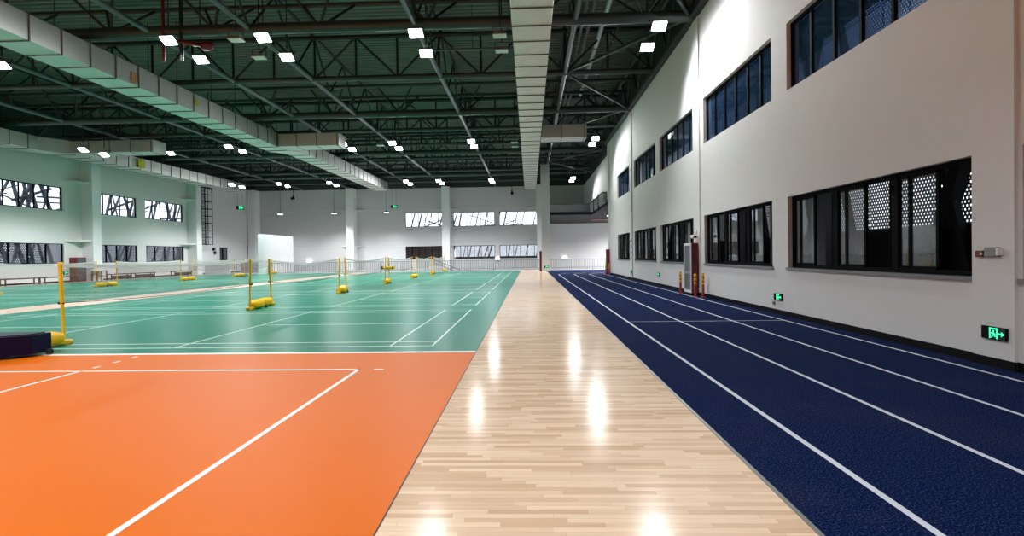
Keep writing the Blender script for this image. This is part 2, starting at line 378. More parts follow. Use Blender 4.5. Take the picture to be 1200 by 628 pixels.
# columns standing proud of the left and end walls, with narrow ledges at window-head height
mb = MB()
for a in (40.35, 53.3): mb.box((XL, a, 0), (XL + .95, a + .85, ZW))
for x in (-35.9, -23.2, -11.0, .95): mb.box((x, YB - 1.3, 0), (x + .95, YB, ZW))
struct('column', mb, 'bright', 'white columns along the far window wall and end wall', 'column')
struct('column.001', MB().box((1.17, 50.0, 0), (2.0, 50.85, 10.3)), 'wall', 'free standing white column between walkway and track', 'column')
mb = MB()
for z in (3.2, 7.85):
    for a in (40.35, 53.3): mb.prism([(XL, a), (XL + .85, a), (XL, a - 1.6)], 2, z - .06, z + .1)
    for x in (-23.2, -11.0, .95):
        for s in (-1, 1):
            xc = x + (.98 if s > 0 else 0); mb.prism([(xc, YB), (xc, YB - .55), (xc + s * 1.1, YB)], 2, z - .25, z - .17)
    mb.box((XL, 42, z - .02), (XL + .03, YB, z + .03)); mb.box((XL, YB - .03, z - .28), (7, YB, z - .23))
struct('trim_4', mb, 'wall', 'thin white ledges running at window head height', 'ledge')

wn = [0]
def window(to, a0, a1, z0, z1, style, label, sill=True):
    wn[0] += 1
    w = tag(bpy.data.objects.new('window_%d' % wn[0], None), label, 'window', kind='structure'); COL.objects.link(w); ORG[w.name] = (0, 0, 0)
    d0, d1 = .35, .62; t = .07
    fr = MB()
    for p, q, r, s in ((a0, a1, z0, z0 + t), (a0, a1, z1 - t, z1), (a0, a0 + t, z0 + t, z1 - t), (a1 - t, a1, z0 + t, z1 - t)): fr.box(to(p, d0, r), to(q, d1, s))
    fr.build('window_frame', 'frame', w)
    L = a1 - a0
    def mull(a, wd, dd=.0): MB().box(to(a - wd / 2, d0 - dd, z0 + t), to(a + wd / 2, d1, z1 - t)).build('mullion', 'frame', w)
    def pane(p, q, m): MB().box(to(p, .47, z0 + t), to(q, .50, z1 - t)).build('pane', m, w)
    if style == 'slide':            # three bays: a sliding glazed sash, the other half of the bay standing open
        for k in (1, 2): mull(a0 + L * k / 3, .19)
        for k in range(3):
            b1 = a0 + L * (k + 1) / 3 - .07; b0 = a0 + L * k / 3 + .07      # far end of the bay is b1
            m = b0 + (b1 - b0) * .44
            sf = MB()
            for p, q, r, s in ((m, b1, z0 + t, z0 + t + .05), (m, b1, z1 - t - .05, z1 - t), (m, m + .06, z0 + t, z1 - t), (b1 - .05, b1, z0 + t, z1 - t), (b1 - .3, b1 - .25, z0 + t, z1 - t)): sf.box(to(p, .40, r), to(q, .56, s))
            sf.build('sash', 'frame', w); pane(m + .05, b1 - .04, 'glass')
            mull(b0 + .02, .05)
    else:
        n = int(style[1:]); 
        for k in range(1, n): mull(a0 + L * k / n, .06 if n > 4 else .09)
        pane(a0 + t, a1 - t, 'glass_blue' if to is toR else 'glass_clear')
    if sill:
        MB().box(to(a0 - .06, -.16, z0 - .06), to(a1 + .03, .6, z0)).build('window_sill', 'sill', w)
    return w
wl = ['behind the viewer', 'nearest in full view', 'just before the tall red cabinet', 'just past the tall red cabinet', 'next to last', 'last, by the wall end']
for k, (a, b) in enumerate(RW): window(toR, a, b, *RZ[0], 'slide', 'black sliding window low on the track wall, ' + wl[k])
wl2 = ['behind the viewer', 'cut by the picture edge', 'second in view', 'third in view', 'fourth in view', 'last, by the wall end']
for k, (a, b) in enumerate(RW): window(toR, a, b, *RZ[1], 'n6', 'dark blue six pane window high on the track wall, ' + wl2[k], False)
for k, (a, b) in enumerate(LW):
    q = ['beyond the picture edge', 'cut by the picture edge', 'just past the first column', 'beside the second column'][k]
    window(toL, a, b, *LZ[0], 'n4', 'lower black framed window over the benches, ' + q, False); window(toL, a, b, *LZ[1], 'n5', 'upper bright window over the benches, ' + q, False)
for k, (a, b) in enumerate(BW):
    q = ['beyond the yellow net posts', 'in the middle', 'beside the free standing column'][k]
    window(toB, a, b, *BZ[0], 'n6', 'lower window of the end wall, ' + q, False); window(toB, a, b, *BZ[1], 'n6', 'upper bright window of the end wall, ' + q, False)
window(toL, 58.8, 60.4, 1.46, 2.97, 'n2', 'small black window under the ladder end of the side wall', False)

# ------------------------------------------------------------------ outside: gallery behind the right windows, facade steel, ground
struct('ground', MB().box((-160, -120, -.6), (160, 220, -.3)), 'concrete', 'grey ground outside', 'ground')
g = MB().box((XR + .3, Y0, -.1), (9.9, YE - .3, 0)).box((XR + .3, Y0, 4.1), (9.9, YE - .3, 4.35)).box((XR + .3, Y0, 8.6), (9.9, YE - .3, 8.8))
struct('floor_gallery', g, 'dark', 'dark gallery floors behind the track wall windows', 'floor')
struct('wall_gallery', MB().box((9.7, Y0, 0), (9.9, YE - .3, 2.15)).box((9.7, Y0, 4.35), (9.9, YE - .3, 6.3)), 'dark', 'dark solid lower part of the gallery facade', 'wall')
sc = struct('wall_screen', MB().box((9.78, Y0, 2.15), (9.80, YE - .3, 8.6)), 'perf', 'perforated metal facade screen outside the gallery', 'screen')
for z0, z1 in ((0, 4.1), (4.35, 8.6)):
    k = 0
    for y in [Y0 + .5 + 1.9 * i for i in range(28)]:
        k += 1
        MB().bar((9.55, y, z0), (9.55, y + (1.2 if k % 3 else -1.6), z1), .28 if k % 2 else .16).build('brace', 'dark' if z0 < 1 else 'blue_lit_steel', sc)  # upper braces coloured blue to imitate blue light in the gallery
for y in (8.0, 14.6, 17.2, 20.9, 23.6, 26.5, 29.2, 33): MB().box((8.2, y, 0), (8.6, y + .7, 4.1)).build('panel', 'greyblue', sc)
def lattice(name, to, a0, a1, seed, m, label, r=.16, dens=1.0, thin=False):
    rnd = random.Random(seed); o = thing(name, to(a0, 5, -.3), label, 'facade lattice')
    a = a0
    while a < a1:
        d = rnd.choice((-2.6, -1.7, 1.9, 2.7, 3.4)) if not thin else rnd.choice((1.5, 1.9, 2.2, 1.7))
        z0, z1 = -.3, 9.5
        rr = r * rnd.uniform(.6, 1.5)
        MB().bar(to(a, 5 + rnd.random(), z0), to(a + d * 1.5, 5 + rnd.random(), z1), rr).build('member', m, o)
        if rnd.random() < (.55 if not thin else .4):
            zz = rnd.uniform(4.5, 7); MB().bar(to(a - 1.5, 5.5, zz), to(a + 1.6, 5.5, zz + rnd.choice((-1.1, 1.2, .2))), rr * .8).build('member', m, o)
        a += rnd.uniform(.55, 1.25) / dens
    return o
lattice('facade_lattice', toL, 25, 56, 3, 'lattice', 'dark blue slanting steel lattice outside the side windows', .14, 1.45)
lattice('facade_lattice', toB, -17, 4, 9, 'lattice_pale', 'thin slanting steel lattice outside the end wall windows', .12, .85, True)
o = tag(MB().box((XL - 3.2, 24, -.3), (XL - 3.18, 60, 3.6)).build('wall_screen', 'perf_y'), 'low perforated screen outside the side windows', 'screen', kind='structure')
o = tag(MB().box((-9.9, YB + 2.2, -.3), (6, YB + 2.22, 3.9)).build('wall_screen', 'perf_x'), 'low perforated screen outside the end wall', 'screen', kind='structure')
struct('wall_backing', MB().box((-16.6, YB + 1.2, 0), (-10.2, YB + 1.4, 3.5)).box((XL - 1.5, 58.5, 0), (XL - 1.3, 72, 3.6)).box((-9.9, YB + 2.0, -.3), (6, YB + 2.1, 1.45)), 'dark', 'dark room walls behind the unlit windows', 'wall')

# ------------------------------------------------------------------ mezzanine beyond the right wall end
mz = thing('mezzanine', (2.0, 51, 5.75), 'grey steel edged mezzanine beside the free standing column', 'mezzanine', kind='structure')
MB().box((2.0, 51.0, 5.75), (6.2, 51.3, 6.5)).box((5.95, YE + .3, 5.75), (6.25, 51.3, 6.5)).build('edge_beam', 'mezz_steel', mz)
MB().box((2.0, 51.0, 6.5), (6.2, 51.36, 6.56)).box((5.88, YE + .3, 6.5), (6.25, 51.3, 6.56)).box((2.0, 50.95, 5.72), (6.2, 51.36, 5.76)).build('beam_flange', 'steel_dark', mz)
MB().box((2.0, 51.3, 5.5), (16.1, YB, 5.9)).box((6.25, YE, 5.5), (16.1, 51.3, 5.9)).build('slab', 'dark', mz)
for y in (44.5, 47.8): MB().box((5.9, y, 5.3), (6.0, y + .12, 6.7)).build('stiffener', 'steel_dark', mz)
p = tag(MB().tube((6.6, 55, 5.25), (16, 55, 5.25), .09).build('pipe', 'pipe_pink'), 'dull pink pipe under the mezzanine', 'pipe')
dl = thing('downlight', (7.9, 51.5, 5.5), 'small lit downlight under the mezzanine slab', 'light')
MB().tube((7.9, 51.5, 5.5), (7.9, 51.5, 5.36), .24, 16).build('housing', 'grey', dl); MB().tube((7.9, 51.5, 5.36), (7.9, 51.5, 5.34), .2, 16).build('lens', 'lamp_small', dl)
q = bpy.data.lights.new('downlight', 'SPOT'); q.energy = 2600; q.spot_size = math.radians(165); q.spot_blend = .5; q.shadow_soft_size = .18
L = bpy.data.objects.new('downlight_light', q); COL.objects.link(L); L.parent = dl; L.location = (0, 0, -.4)
for x, y, lb in ((11.2, 46.5, 'added unseen downlight round the corner where the track turns away'), (12.5, 60, 'added unseen downlight deep under the mezzanine round the corner')):
    o = copy_tree(dl); o.location = (x, y, 5.5); tag(o, lb, 'light')  # added lamps, hidden by the right wall, to brighten the lower end wall

# ------------------------------------------------------------------ roof trusses
def tri_truss(y, i):
    t = thing('roof_truss', (XL, y, 10.4), 'heavy roof truss with a thick round bottom tube, %s of its kind from the front' % ORD[i], 'roof truss', 'heavy roof trusses')
    MB().tube((XL, y, 10.4), (XR - .1, y, 10.4), .21, 16).build('bottom_chord', 'steel', t)
    for s in (-1, 1): MB().tube((XL, y + s * 1.1, 11.75), (XR - .1, y + s * 1.1, 11.75), .10, 10).build('top_chord', 'steel', t)
    me = {s: MB().tube((0, 0, 0), (1.05, s * 1.1, 1.35), .055, 8).mesh('web', 'steel_dark') for s in (-1, 1)}
    me2 = {s: MB().tube((0, 0, 0), (-1.05, s * 1.1, 1.35), .055, 8).mesh('web', 'steel_dark') for s in (-1, 1)}
    x = XR - 1.9
    while x > XL + 1:
        for s in (-1, 1): inst('web', me[s], t, (x, y, 10.4)); inst('web', me2[s], t, (x, y, 10.4))
        x -= 4.1
def flat_truss(y, i, zt=12.4, r=.13, x1=XR - .1):
    t = thing('roof_truss', (XL, y, 10.4), 'flat dark roof truss with upright and slanting webs, %s of its kind from the front' % ORD[i], 'roof truss', 'flat roof trusses')
    MB().tube((XL, y, 10.4), (x1, y, 10.4), r, 12).build('bottom_chord', 'steel', t)
    MB().tube((XL, y, zt), (x1, y, zt), .12, 10).build('top_chord', 'steel_dark', t)
    h = zt - 10.4
    po = MB().tube((0, 0, 0), (0, 0, h), .06, 8).mesh('post', 'steel_dark')
    da = MB().tube((0, 0, h), (2.05, 0, 0), .055, 8).mesh('diagonal', 'steel_dark'); db = MB().tube((0, 0, h), (-2.05, 0, 0), .055, 8).mesh('diagonal', 'steel_dark')
    x = -4.3 + 4.1 * 2; 
    while x > XL + 2:
        inst('post', po, t, (x, y, 10.4)); inst('post', po, t, (x - 2.05, y, 10.4)); inst('diagonal', da, t, (x, y, 10.4)); inst('diagonal', db, t, (x, y, 10.4)); x -= 4.1
for i, y in enumerate((19.55, 31.6, 43.6, 55.6)): tri_truss(y, i)
for i, y in enumerate((25.2, 35.7, 40.4, 46.1, 52.9, 60.5)): flat_truss(y, i)
def long_truss(x, i, m='steel_blue', webs=True, r=.11):
    t = thing('roof_girder', (x, 12, 10.4), 'slender lengthwise roof girder, %s counted from the track wall' % ORD[i], 'roof girder', 'lengthwise roof girders')
    MB().tube((x, 10, 10.4), (x, YB, 10.4), r, 12).build('bottom_chord', m, t)
    if webs:
        MB().tube((x, 10, 12.6), (x, YB, 12.6), .09, 8).build('top_chord', 'steel_dark', t)
        up = MB().tube((0, 0, 0), (0, 2., 2.2), .05, 8).mesh('diagonal', 'steel_dark'); dn = MB().tube((0, 0, 0), (0, -2., 2.2), .05, 8).mesh('diagonal', 'steel_dark')
        y = 15.5
        while y < YB - 2:
            inst('diagonal', up, t, (x, y, 10.4)); inst('diagonal', dn, t, (x, y, 10.4)); y += 4.0
for i, (x, wb) in enumerate(((1.84, True), (-4.22, True), (-10.6, True), (-14.5, False), (-22.85, True), (-29.1, True))): long_truss(x, i, webs=wb)
# edge girder on top of the right wall with plan bracing
t = thing('roof_girder', (6.05, 5, 10.4), 'edge girder sitting along the top of the track wall', 'roof girder')
MB().box((6.0, Y0, 10.25), (6.28, YE, 10.45)).build('bottom_chord', 'steel_dark', t); MB().tube((6.1, Y0, 12.5), (6.1, YE, 12.5), .1).build('top_chord', 'steel', t)
up = MB().tube((0, 0, 0), (0, 1.55, 2.1), .06, 8).mesh('diagonal', 'steel'); dn = MB().tube((0, 0, 0), (0, -1.55, 2.1), .06, 8).mesh('diagonal', 'steel')
y = 10.3
while y < YE - 1: inst('diagonal', up, t, (6.1, y, 10.4)); inst('diagonal', dn, t, (6.1, y, 10.4)); y += 3.1
for i, (a, b) in enumerate((((1.84, 25.2), (6.1, 19.55)), ((1.84, 25.2), (6.1, 31.6)), ((1.84, 37.4), (6.1, 31.6)), ((1.84, 37.4), (6.1, 43.6)), ((1.84, 49), (6.5, 43.6)), ((1.84, 49), (6.8, 55.6)), ((1.84, 12.5), (6.1, 19.55)))):
    tag(MB().tube((*a, 10.38), (*b, 10.38), .075).build('roof_brace', 'steel'), 'slanting steel brace between track wall and first girder, %s from the %s' % (ORD[i % 6] if i < 6 else 'front one', 'front' if i < 6 else 'viewer'), 'roof brace', 'roof braces')

# ------------------------------------------------------------------ ducts
def duct(name, xr, w, y0, y1, z0, h, label, pitch=1.21, off=.0):
    t = thing(name, (xr, y0, z0), label, 'air duct')
    MB().rbox((xr - w, y0, z0), (xr, y1, z0 + h), .015).build('casing', 'duct', t)
    fl = MB().box((-w - .03, -.022, -.03), (.03, .022, h + .03)).mesh('flange', 'flange')
    rod = MB().tube((0, 0, 0), (0, 0, 12.9 - z0 - h), .016, 6).mesh('hanger_rod', 'steel_dark')
    y = y0 + .3 + off; k = 0
    while y < y1 - .2:
        inst('flange', fl, t, (xr, y, z0))
        if k % 4 == 1:
            for x in (xr + .02, xr - w - .02): inst('hanger_rod', rod, t, (x, y, z0 + h))
        y += pitch; k += 1
    return t
DZ, DH = 9.0, .9
duct('air_duct', .80, 1.27, 8, 58.6, DZ, DH, 'long straight galvanised duct over the wooden walkway')
d2 = duct('air_duct', -16.62, 1.35, 8, 35.2, DZ, DH, 'large galvanised duct crossing over the green courts, front run')
MB().box((-16.615, 25.3, 9.32), (-16.605, 25.62, 9.62)).build('label_plate', 'ylabel', d2, 'yellow label on the duct side')
MB().box((-16.60, 21.2, 9.1), (-16.585, 21.5, 9.55)).build('hanging_tag', 'otag', d2, 'orange tag hanging on the duct')
d3 = duct('air_duct', -15.75, 1.4, 36.4, 57.5, DZ, DH, 'galvanised duct over the green courts, rear run past the side branch')
t = MB().add([(-17.97, 35.2, DZ), (-16.62, 35.2, DZ), (-16.62, 35.2, DZ + DH), (-17.97, 35.2, DZ + DH), (-17.15, 36.4, DZ), (-15.75, 36.4, DZ), (-15.75, 36.4, DZ + DH), (-17.15, 36.4, DZ + DH)],
             [(0, 1, 2, 3), (7, 6, 5, 4), (0, 4, 5, 1), (1, 5, 6, 2), (2, 6, 7, 3), (3, 7, 4, 0)])
t.build('transition', 'duct', d3)
duct('air_duct', -32.45, 1.5, 8, 33.2, DZ, DH, 'galvanised duct along the far window wall, front run')
d4 = duct('air_duct', -31.5, 1.5, 34.6, 56.5, DZ, DH, 'galvanised duct along the far window wall, rear run')
MB().add([(-33.95, 33.2, DZ), (-32.45, 33.2, DZ), (-32.45, 33.2, DZ + DH), (-33.95, 33.2, DZ + DH), (-33, 34.6, DZ), (-31.5, 34.6, DZ), (-31.5, 34.6, DZ + DH), (-33, 34.6, DZ + DH)],
         [(0, 1, 2, 3), (7, 6, 5, 4), (0, 4, 5, 1), (1, 5, 6, 2), (2, 6, 7, 3), (3, 7, 4, 0)]).build('transition', 'duct', d4)
MB().box((-31.34, 40.6, 9.1), (-31.49, 41.3, 9.75)).build('label_plate', 'ylabel', d4, 'yellow patch on the duct side')
def stub(x0, x1, y, label):
    t = thing('branch_duct', (x0, y, DZ), label, 'air duct', 'short branch ducts')
    MB().rbox((x0, y, DZ + .02), (x1, y + 1.25, DZ + .85), .015).build('casing', 'duct', t)
    fl = MB().box((-.02, -.03, 0), (.02, 1.28, .90)).mesh('flange', 'flange')
    n = max(1, int((x1 - x0) / 1.3))
    for k in range(n): inst('flange', fl, t, (x0 + (k + .9) * (x1 - x0) / n, y, DZ))
    return t
stub(.84, 3.72, 33.0, 'short branch duct beside the central duct towards the track wall')
stub(-16.57, -12.5, 33.8, 'short branch duct beside the duct over the green courts')
stub(-31.45, -25.6, 34.5, 'short branch duct beside the duct along the window wall')

# pipes and trays up in the roof on the track side
for x, z, r, m, y0, y1, lb in ((3.45, 12.0, .11, 'pipe', 12, 34, 'pale grey pipe high in the roof over the track'), (2.86, 12.1, .08, 'steel_blue', 12, 50, 'dark blue grey pipe high in the roof beside the pale pipe'), (2.55, 12.1, .07, 'steel_blue', 12, 50, 'thin dark pipe high in the roof close to the first girder'), (4.3, 12.3, .05, 'steel_dark', 12, 41, 'thin black pipe high in the roof near the track wall')):
    t = thing('roof_pipe', (x, y0, z), lb, 'pipe'); MB().tube((x, y0, z), (x, y1, z), r, 12).build('pipe', m, t)
    cl = MB().tube((0, -.05, 0), (0, .05, 0), r * 1.35, 12).mesh('clamp', 'grey')
    y = y0 + 2.0
    while y < y1: inst('clamp', cl, t, (x, y, z)); y += 6.1
# red sprinkler valve on drop pipes between the front lamps
t = thing('sprinkler_pipe', (-13.9, 19.4, 9.6), 'red sprinkler pipe with a valve hanging beside the duct', 'pipe')
MB().tube((-13.9, 19.4, 12.4), (-13.9, 19.4, 9.2), .06).build('drop_pipe', 'red', t); MB().tube((-13.2, 19.4, 12.4), (-13.2, 19.4, 9.2), .07).build('drop_pipe', 'steel_dark', t)
MB().tube((-13.9, 19.4, 10.05), (-12.2, 19.4, 9.75), .08).build('arm', 'red', t); MB().lathe([(0, -.2), (.16, -.18), (.18, 0), (.16, .18), (0, .2)], (-12.2, 19.4, 9.75), 12, 0).build('valve', 'red', t)

# ------------------------------------------------------------------ lamps
def make_lamp(name, loc, lit, label, group):
    x, y, z = loc
    t = thing(name, loc, label, 'light', group)
    MB().tube((x, y, z + .34), (x, y, 13.02), .022, 8).build('rod', 'steel_dark', t)
    a = .26
    MB().path([(x - a - .02, y, z + .06), (x - a - .02, y, z + .33), (x + a + .02, y, z + .33), (x + a + .02, y, z + .06)], .014, 6).build('bracket', 'steel_dark', t)
    MB().add([(x - a, y - .2, z), (x + a, y - .2, z), (x + a, y + .2, z), (x - a, y + .2, z), (x - a * .7, y - .12, z + .13), (x + a * .7, y - .12, z + .13), (x + a * .7, y + .12, z + .13), (x - a * .7, y + .12, z + .13)],
             [(0, 3, 2, 1), (4, 5, 6, 7), (0, 1, 5, 4), (1, 2, 6, 5), (2, 3, 7, 6), (3, 0, 4, 7)]).build('housing', 'grey', t)
    MB().rbox((x - a + .02, y - .18, z - .025), (x + a - .02, y + .18, z + .005), .012).build('lens', 'lamp' if lit else 'lamp_off', t)
    return t
protos = {}
def lamp(lit, loc, label, group):
    if lit not in protos: protos[lit] = o = make_lamp('flood_light' if lit else 'unlit_flood_light', loc, lit, label, group)
    else:
        o = copy_tree(protos[lit]); o.location = loc; tag(o, label, 'light', group)
    return o
SPOT_W = 640
ld = bpy.data.lights.new('spot', 'SPOT'); ld.energy = SPOT_W; ld.spot_size = math.radians(134); ld.spot_blend = .35; ld.shadow_soft_size = .4; ld.color = (.96, .98, 1.)
TILT = math.radians(-30); lt = ld.copy(); lt.spot_size = math.radians(148); lt.spot_blend = .4; lt.energy = SPOT_W * .9; lt0 = lt.copy(); lt0.energy = 130; lm = lt.copy(); lm.energy = SPOT_W * .55; lr = ld.copy(); lr.energy = SPOT_W * 1.5
rows = [(4.68, 'over the track'), (-3.97, 'next row past the central duct'), (-9.55, 'second row past the central duct'), (-13.05, 'row just before the side duct'), (-21.3, 'first row past the side duct'), (-26.8, 'second row past the side duct'), (-31.95, 'row along the window wall')]
for x, rn in rows:
    for py, pn in ((-.6, 'behind the viewer'), (18.48, 'front'), (36.1, 'middle'), (54.6, 'rear')):
        for k, dy in enumerate((0, 1.85 if py < 50 else 2.0)):
            loc = (x, py + dy, 9.6) if x > -30 else (x * .8875, (py + dy) * .8875, 8.7)
            lb = 'lit floodlight, %s, %s lamp of the %s pair' % (rn, ('nearer', 'farther')[k], pn) if py > 0 else 'lit floodlight behind the viewer, %s, %s lamp' % (rn, ('nearer', 'farther')[k])
            o = lamp(True, loc, lb, 'lit floodlights in rows')
            if x < -30:
                for c in o.children:
                    if c.name.startswith('rod'): c.scale.z = (13.02 - 8.7) / 3.42
            L = bpy.data.objects.new('lamp_light', ld); COL.objects.link(L); L.parent = o; L.location = (0, 0, -.06)
            if py > 20: L.data = lr
            if x > 4:
                L.data = (lm if py > 20 else lt) if py > 0 else lt0; L.location = (0, -.05, -.05); L.rotation_euler = (TILT, 0, 0)
                for c in o.children:
                    if not c.name.startswith(('rod', 'lamp')): c.rotation_euler = (TILT, 0, 0)
for x, y, lb in ((-10.62, 18.6, 'unlit floodlight between the two front pairs, nearer one of the two'), (-10.66, 20.3, 'unlit floodlight between the two front pairs, farther one of the two'), (-.98, 18.9, 'unlit floodlight close beside the central duct, nearer one in front'), (-.98, 20.3, 'unlit floodlight close beside the central duct, farther one in front'),
                 (-.98, 36.8, 'unlit floodlight close beside the central duct, middle, nearer one'), (-.98, 38.2, 'unlit floodlight close beside the central duct, middle, farther one'), (-10.6, 36.8, 'unlit floodlight between the two middle pairs')):
    lamp(False, (x, y, 9.6), lb, 'unlit floodlights')
o = thing('conduit', (-3.9, 20.9, 9.95), 'thin grey conduit crossing from the front lamp to the central duct', 'conduit')
MB().tube((-3.9, 20.9, 9.95), (-.5, 20.9, 9.95), .045, 10).build('tube', 'steel_blue', o)
for x in (-3.7, -2.2, -.7): MB().tube((x, 20.9, 9.95), (x, 20.9, 13.02), .012, 6).build('hanger_rod', 'steel_dark', o)
# small pendants washing the end wall
pd = bpy.data.lights.new('pendant', 'SPOT'); pd.energy = 520; pd.spot_size = math.radians(125); pd.spot_blend = 1.; pd.shadow_soft_size = .12
pr = None
for x, q in ((-30.6, 'before the corner'), (-23.9, 'beside the first end column'), (-17.45, 'beside the hanging exit sign')):
    if pr is None:
        pr = o = thing('pendant_lamp', (x, 62.6, 7.0), '', 'light')
        MB().tube((x, 62.6, 7.25), (x, 62.6, 12.8), .015, 6).build('cable', 'steel_dark', o)
        MB().lathe([(0, .28), (.09, .27), (.14, .2), (.33, .02), (.34, 0)], (x, 62.6, 7.0), 16).build('shade', 'grey', o); MB().tube((x, 62.6, 7.02), (x, 62.6, 7.0), .3, 16).build('lens', 'lamp_small', o)
    else: o = copy_tree(pr); o.location = (x, 62.6, 7.0)
    tag(o, 'small pendant lamp hanging before the end wall, ' + q, 'light', 'pendant lamps at the end wall')
    L = bpy.data.objects.new('pendant_light', pd); COL.objects.link(L); L.parent = o; L.location = (0, 0, -.05)
for x, q in ((-28.5, 'by the white stair wall'), (-4.12, 'below the middle windows'), (4.45, 'below the mezzanine')):
    o = thing('wall_lamp', (x, 65.9, 1.1), 'small lit wall lamp on the end wall, ' + q, 'light', 'wall lamps on the end wall')
    MB().rbox((x - .3, 65.75, 1.0), (x + .3, 66, 1.1), .02).build('housing', 'white', o); MB().box((x - .27, 65.77, 1.1), (x + .27, 65.97, 1.12)).build('lens', 'lamp_small', o)
# hanging cameras and exit signs
for x, y, z, q in ((-2.1, 64.5, 9.5, 'between the middle windows and the roof'), (-29.6, 64, 9.3, 'near the corner under the side duct')):
    o = thing('security_camera', (x, y, z), 'small dark camera on a drop rod, ' + q, 'camera')
    MB().tube((x, y, z + .1), (x, y, 12.5), .03, 8).build('rod', 'steel_dark', o); MB().rbox((x - .12, y - .5, z - .35), (x + .16, y + .1, z - .1), .03).build('body', 'base', o); MB().tube((x, y, z + .15), (x, y, z - .15), .09, 10).build('mount', 'base', o)

def exit_sign(c, along, out, wdt, hgt, label, arrow=1, rod=None, name='exit_sign'):
    """flat box sign; along = unit vector of reading direction, out = face normal"""
    c = Vector(c); A = Vector(along); O = Vector(out); Z = Vector((0, 0, 1))
    o = thing(name, tuple(c), label, 'exit sign')
    def slab(mb, poly, d0, d1):
        n = len(poly); vs = [c + A * u + Z * v + O * d for d in (d0, d1) for u, v in poly]
        mb.add(vs, [tuple(range(n)), tuple(range(2 * n - 1, n - 1, -1))] + [(k, (k + 1) % n, n + (k + 1) % n, n + k) for k in range(n)]); return mb
    R = lambda u0, v0, u1, v1: [(u0, v0), (u1, v0), (u1, v1), (u0, v1)]
    W, H = wdt / 2, hgt / 2
    slab(MB(), R(-W, -H, W, H), 0, .035).build('housing', 'base', o)
    slab(MB(), R(-W * .35, -H * .86, W * .93, H * .86), .035, .038).build('face', 'exit_bg', o)
    s = hgt
    g = MB(); a, b = (.038, .041)
    u0 = -.30 * W
    for r in (R(u0, -.40*s, u0 + .10*s, .42*s), R(u0 + .62*s, -.40*s, u0 + .72*s, .42*s), R(u0, .33*s, u0 + .72*s, .42*s)): slab(g, r, a, b)
    slab(g, [(u0 + .36*s + .07*s*math.cos(t), .19*s + .07*s*math.sin(t)) for t in [k * PI / 4 for k in range(8)]], a, b)      # head of the running figure
    for r in ([(u0 + .28*s, .10*s), (u0 + .40*s, .10*s), (u0 + .44*s, -.10*s), (u0 + .32*s, -.10*s)], [(u0 + .32*s, -.10*s), (u0 + .40*s, -.08*s), (u0 + .24*s, -.34*s), (u0 + .15*s, -.34*s)],
              [(u0 + .36*s, -.08*s), (u0 + .44*s, -.10*s), (u0 + .57*s, -.22*s), (u0 + .50*s, -.27*s)], [(u0 + .15*s, .02*s), (u0 + .30*s, .10*s), (u0 + .30*s, .04*s), (u0 + .17*s, -.05*s)], [(u0 + .40*s, .08*s), (u0 + .56*s, -.02*s), (u0 + .54*s, -.07*s), (u0 + .40*s, .01*s)]): slab(g, r, a, b)
    g.build('running_figure', 'green_e', o)
    q = MB(); e = .88 * W
    slab(q, R(.30 * W, -.06*s, e - .2*s, .06*s), a, b); slab(q, [(e - .26*s, -.20*s), (e, 0), (e - .26*s, .20*s), (e - .18*s, 0)], a, b); q.build('arrow', 'green_e', o)
    if rod:
        for u in (-W * .6, W * .6): MB().tube(c + A * u + Z * H, c + A * u + Z * (12.8 - c.z), .012, 6).build('rod', 'steel_dark', o)
    return o
exit_sign((XR - .05, 7.15, .455), (0, -1, 0), (-1, 0, 0), .37, .17, 'green lit running figure exit sign low on the nearest pilaster')
exit_sign((XR, 13.3, .44), (0, -1, 0), (-1, 0, 0), .42, .17, 'small green exit sign low on the wall before the tall red cabinet')
exit_sign((XR, 25.5, .56), (0, -1, 0), (-1, 0, 0), .42, .17, 'small green exit sign low on the wall past the tall red cabinet')
exit_sign((XR - .05, 32.0, .45), (0, -1, 0), (-1, 0, 0), .42, .17, 'tiny green exit sign low on the far pilaster')
exit_sign((1.6, 50.0, .42), (1, 0, 0), (0, -1, 0), .42, .2, 'green exit sign at the foot of the free standing column')
exit_sign((-16.8, 63.9, 7.85), (1, 0, 0), (0, -1, 0), .85, .36, 'green exit sign hanging before the end wall', rod=1)
exit_sign((-35.0, 61.5, 7.8), (.8, .6, 0), (.6, -.8, 0), .85, .45, 'green exit sign hanging before the side wall near the corner', rod=1)
exit_sign((XL, 38.8, .72), (0, 1, 0), (1, 0, 0), .5, .25, 'small green exit sign above the benches beside the red cabinet')

# ------------------------------------------------------------------ right wall fittings
o = thing('fire_alarm', (XR, 7.37, 1.53), 'small dark red fire alarm box on the nearest pilaster', 'alarm')
MB().rbox((XR - .10, 7.29, 1.48), (XR - .05, 7.42, 1.57), .012).build('box', 'red', o); MB().tube((XR - .11, 7.31, 1.525), (XR - .10, 7.31, 1.525), .018, 10).build('button', 'tape', o)
o = thing('alarm_strobe', (XR, 7.13, 1.55), 'grey rectangular alarm plate beside the fire alarm box', 'alarm')
MB().rbox((XR - .11, 7.06, 1.485), (XR - .05, 7.265, 1.615), .012).build('plate', 'grey', o); MB().rbox((XR - .13, 7.03, 1.50), (XR - .05, 7.062, 1.60), .01).build('lens', 'white', o)
for y, z, s, lb in ((13.55, .27, .05, 'small wall socket under the exit sign before the tall red cabinet'), (32.0, 1.65, .08, 'small black switch box on the far pilaster, lower one'), (32.0, 2.35, .07, 'small black switch box on the far pilaster, upper one')):
    o = thing('wall_socket', (XR, y, z), lb, 'socket'); q = .05 if y > 30 else 0
    MB().rbox((XR - q - .03, y - s, z - s), (XR - q, y + s, z + s), .008).build('plate', 'grey' if z < 1 else 'base', o); MB().tube((XR - q - .035, y, z), (XR - q - .03, y, z), s * .4, 8).build('knob', 'base', o)
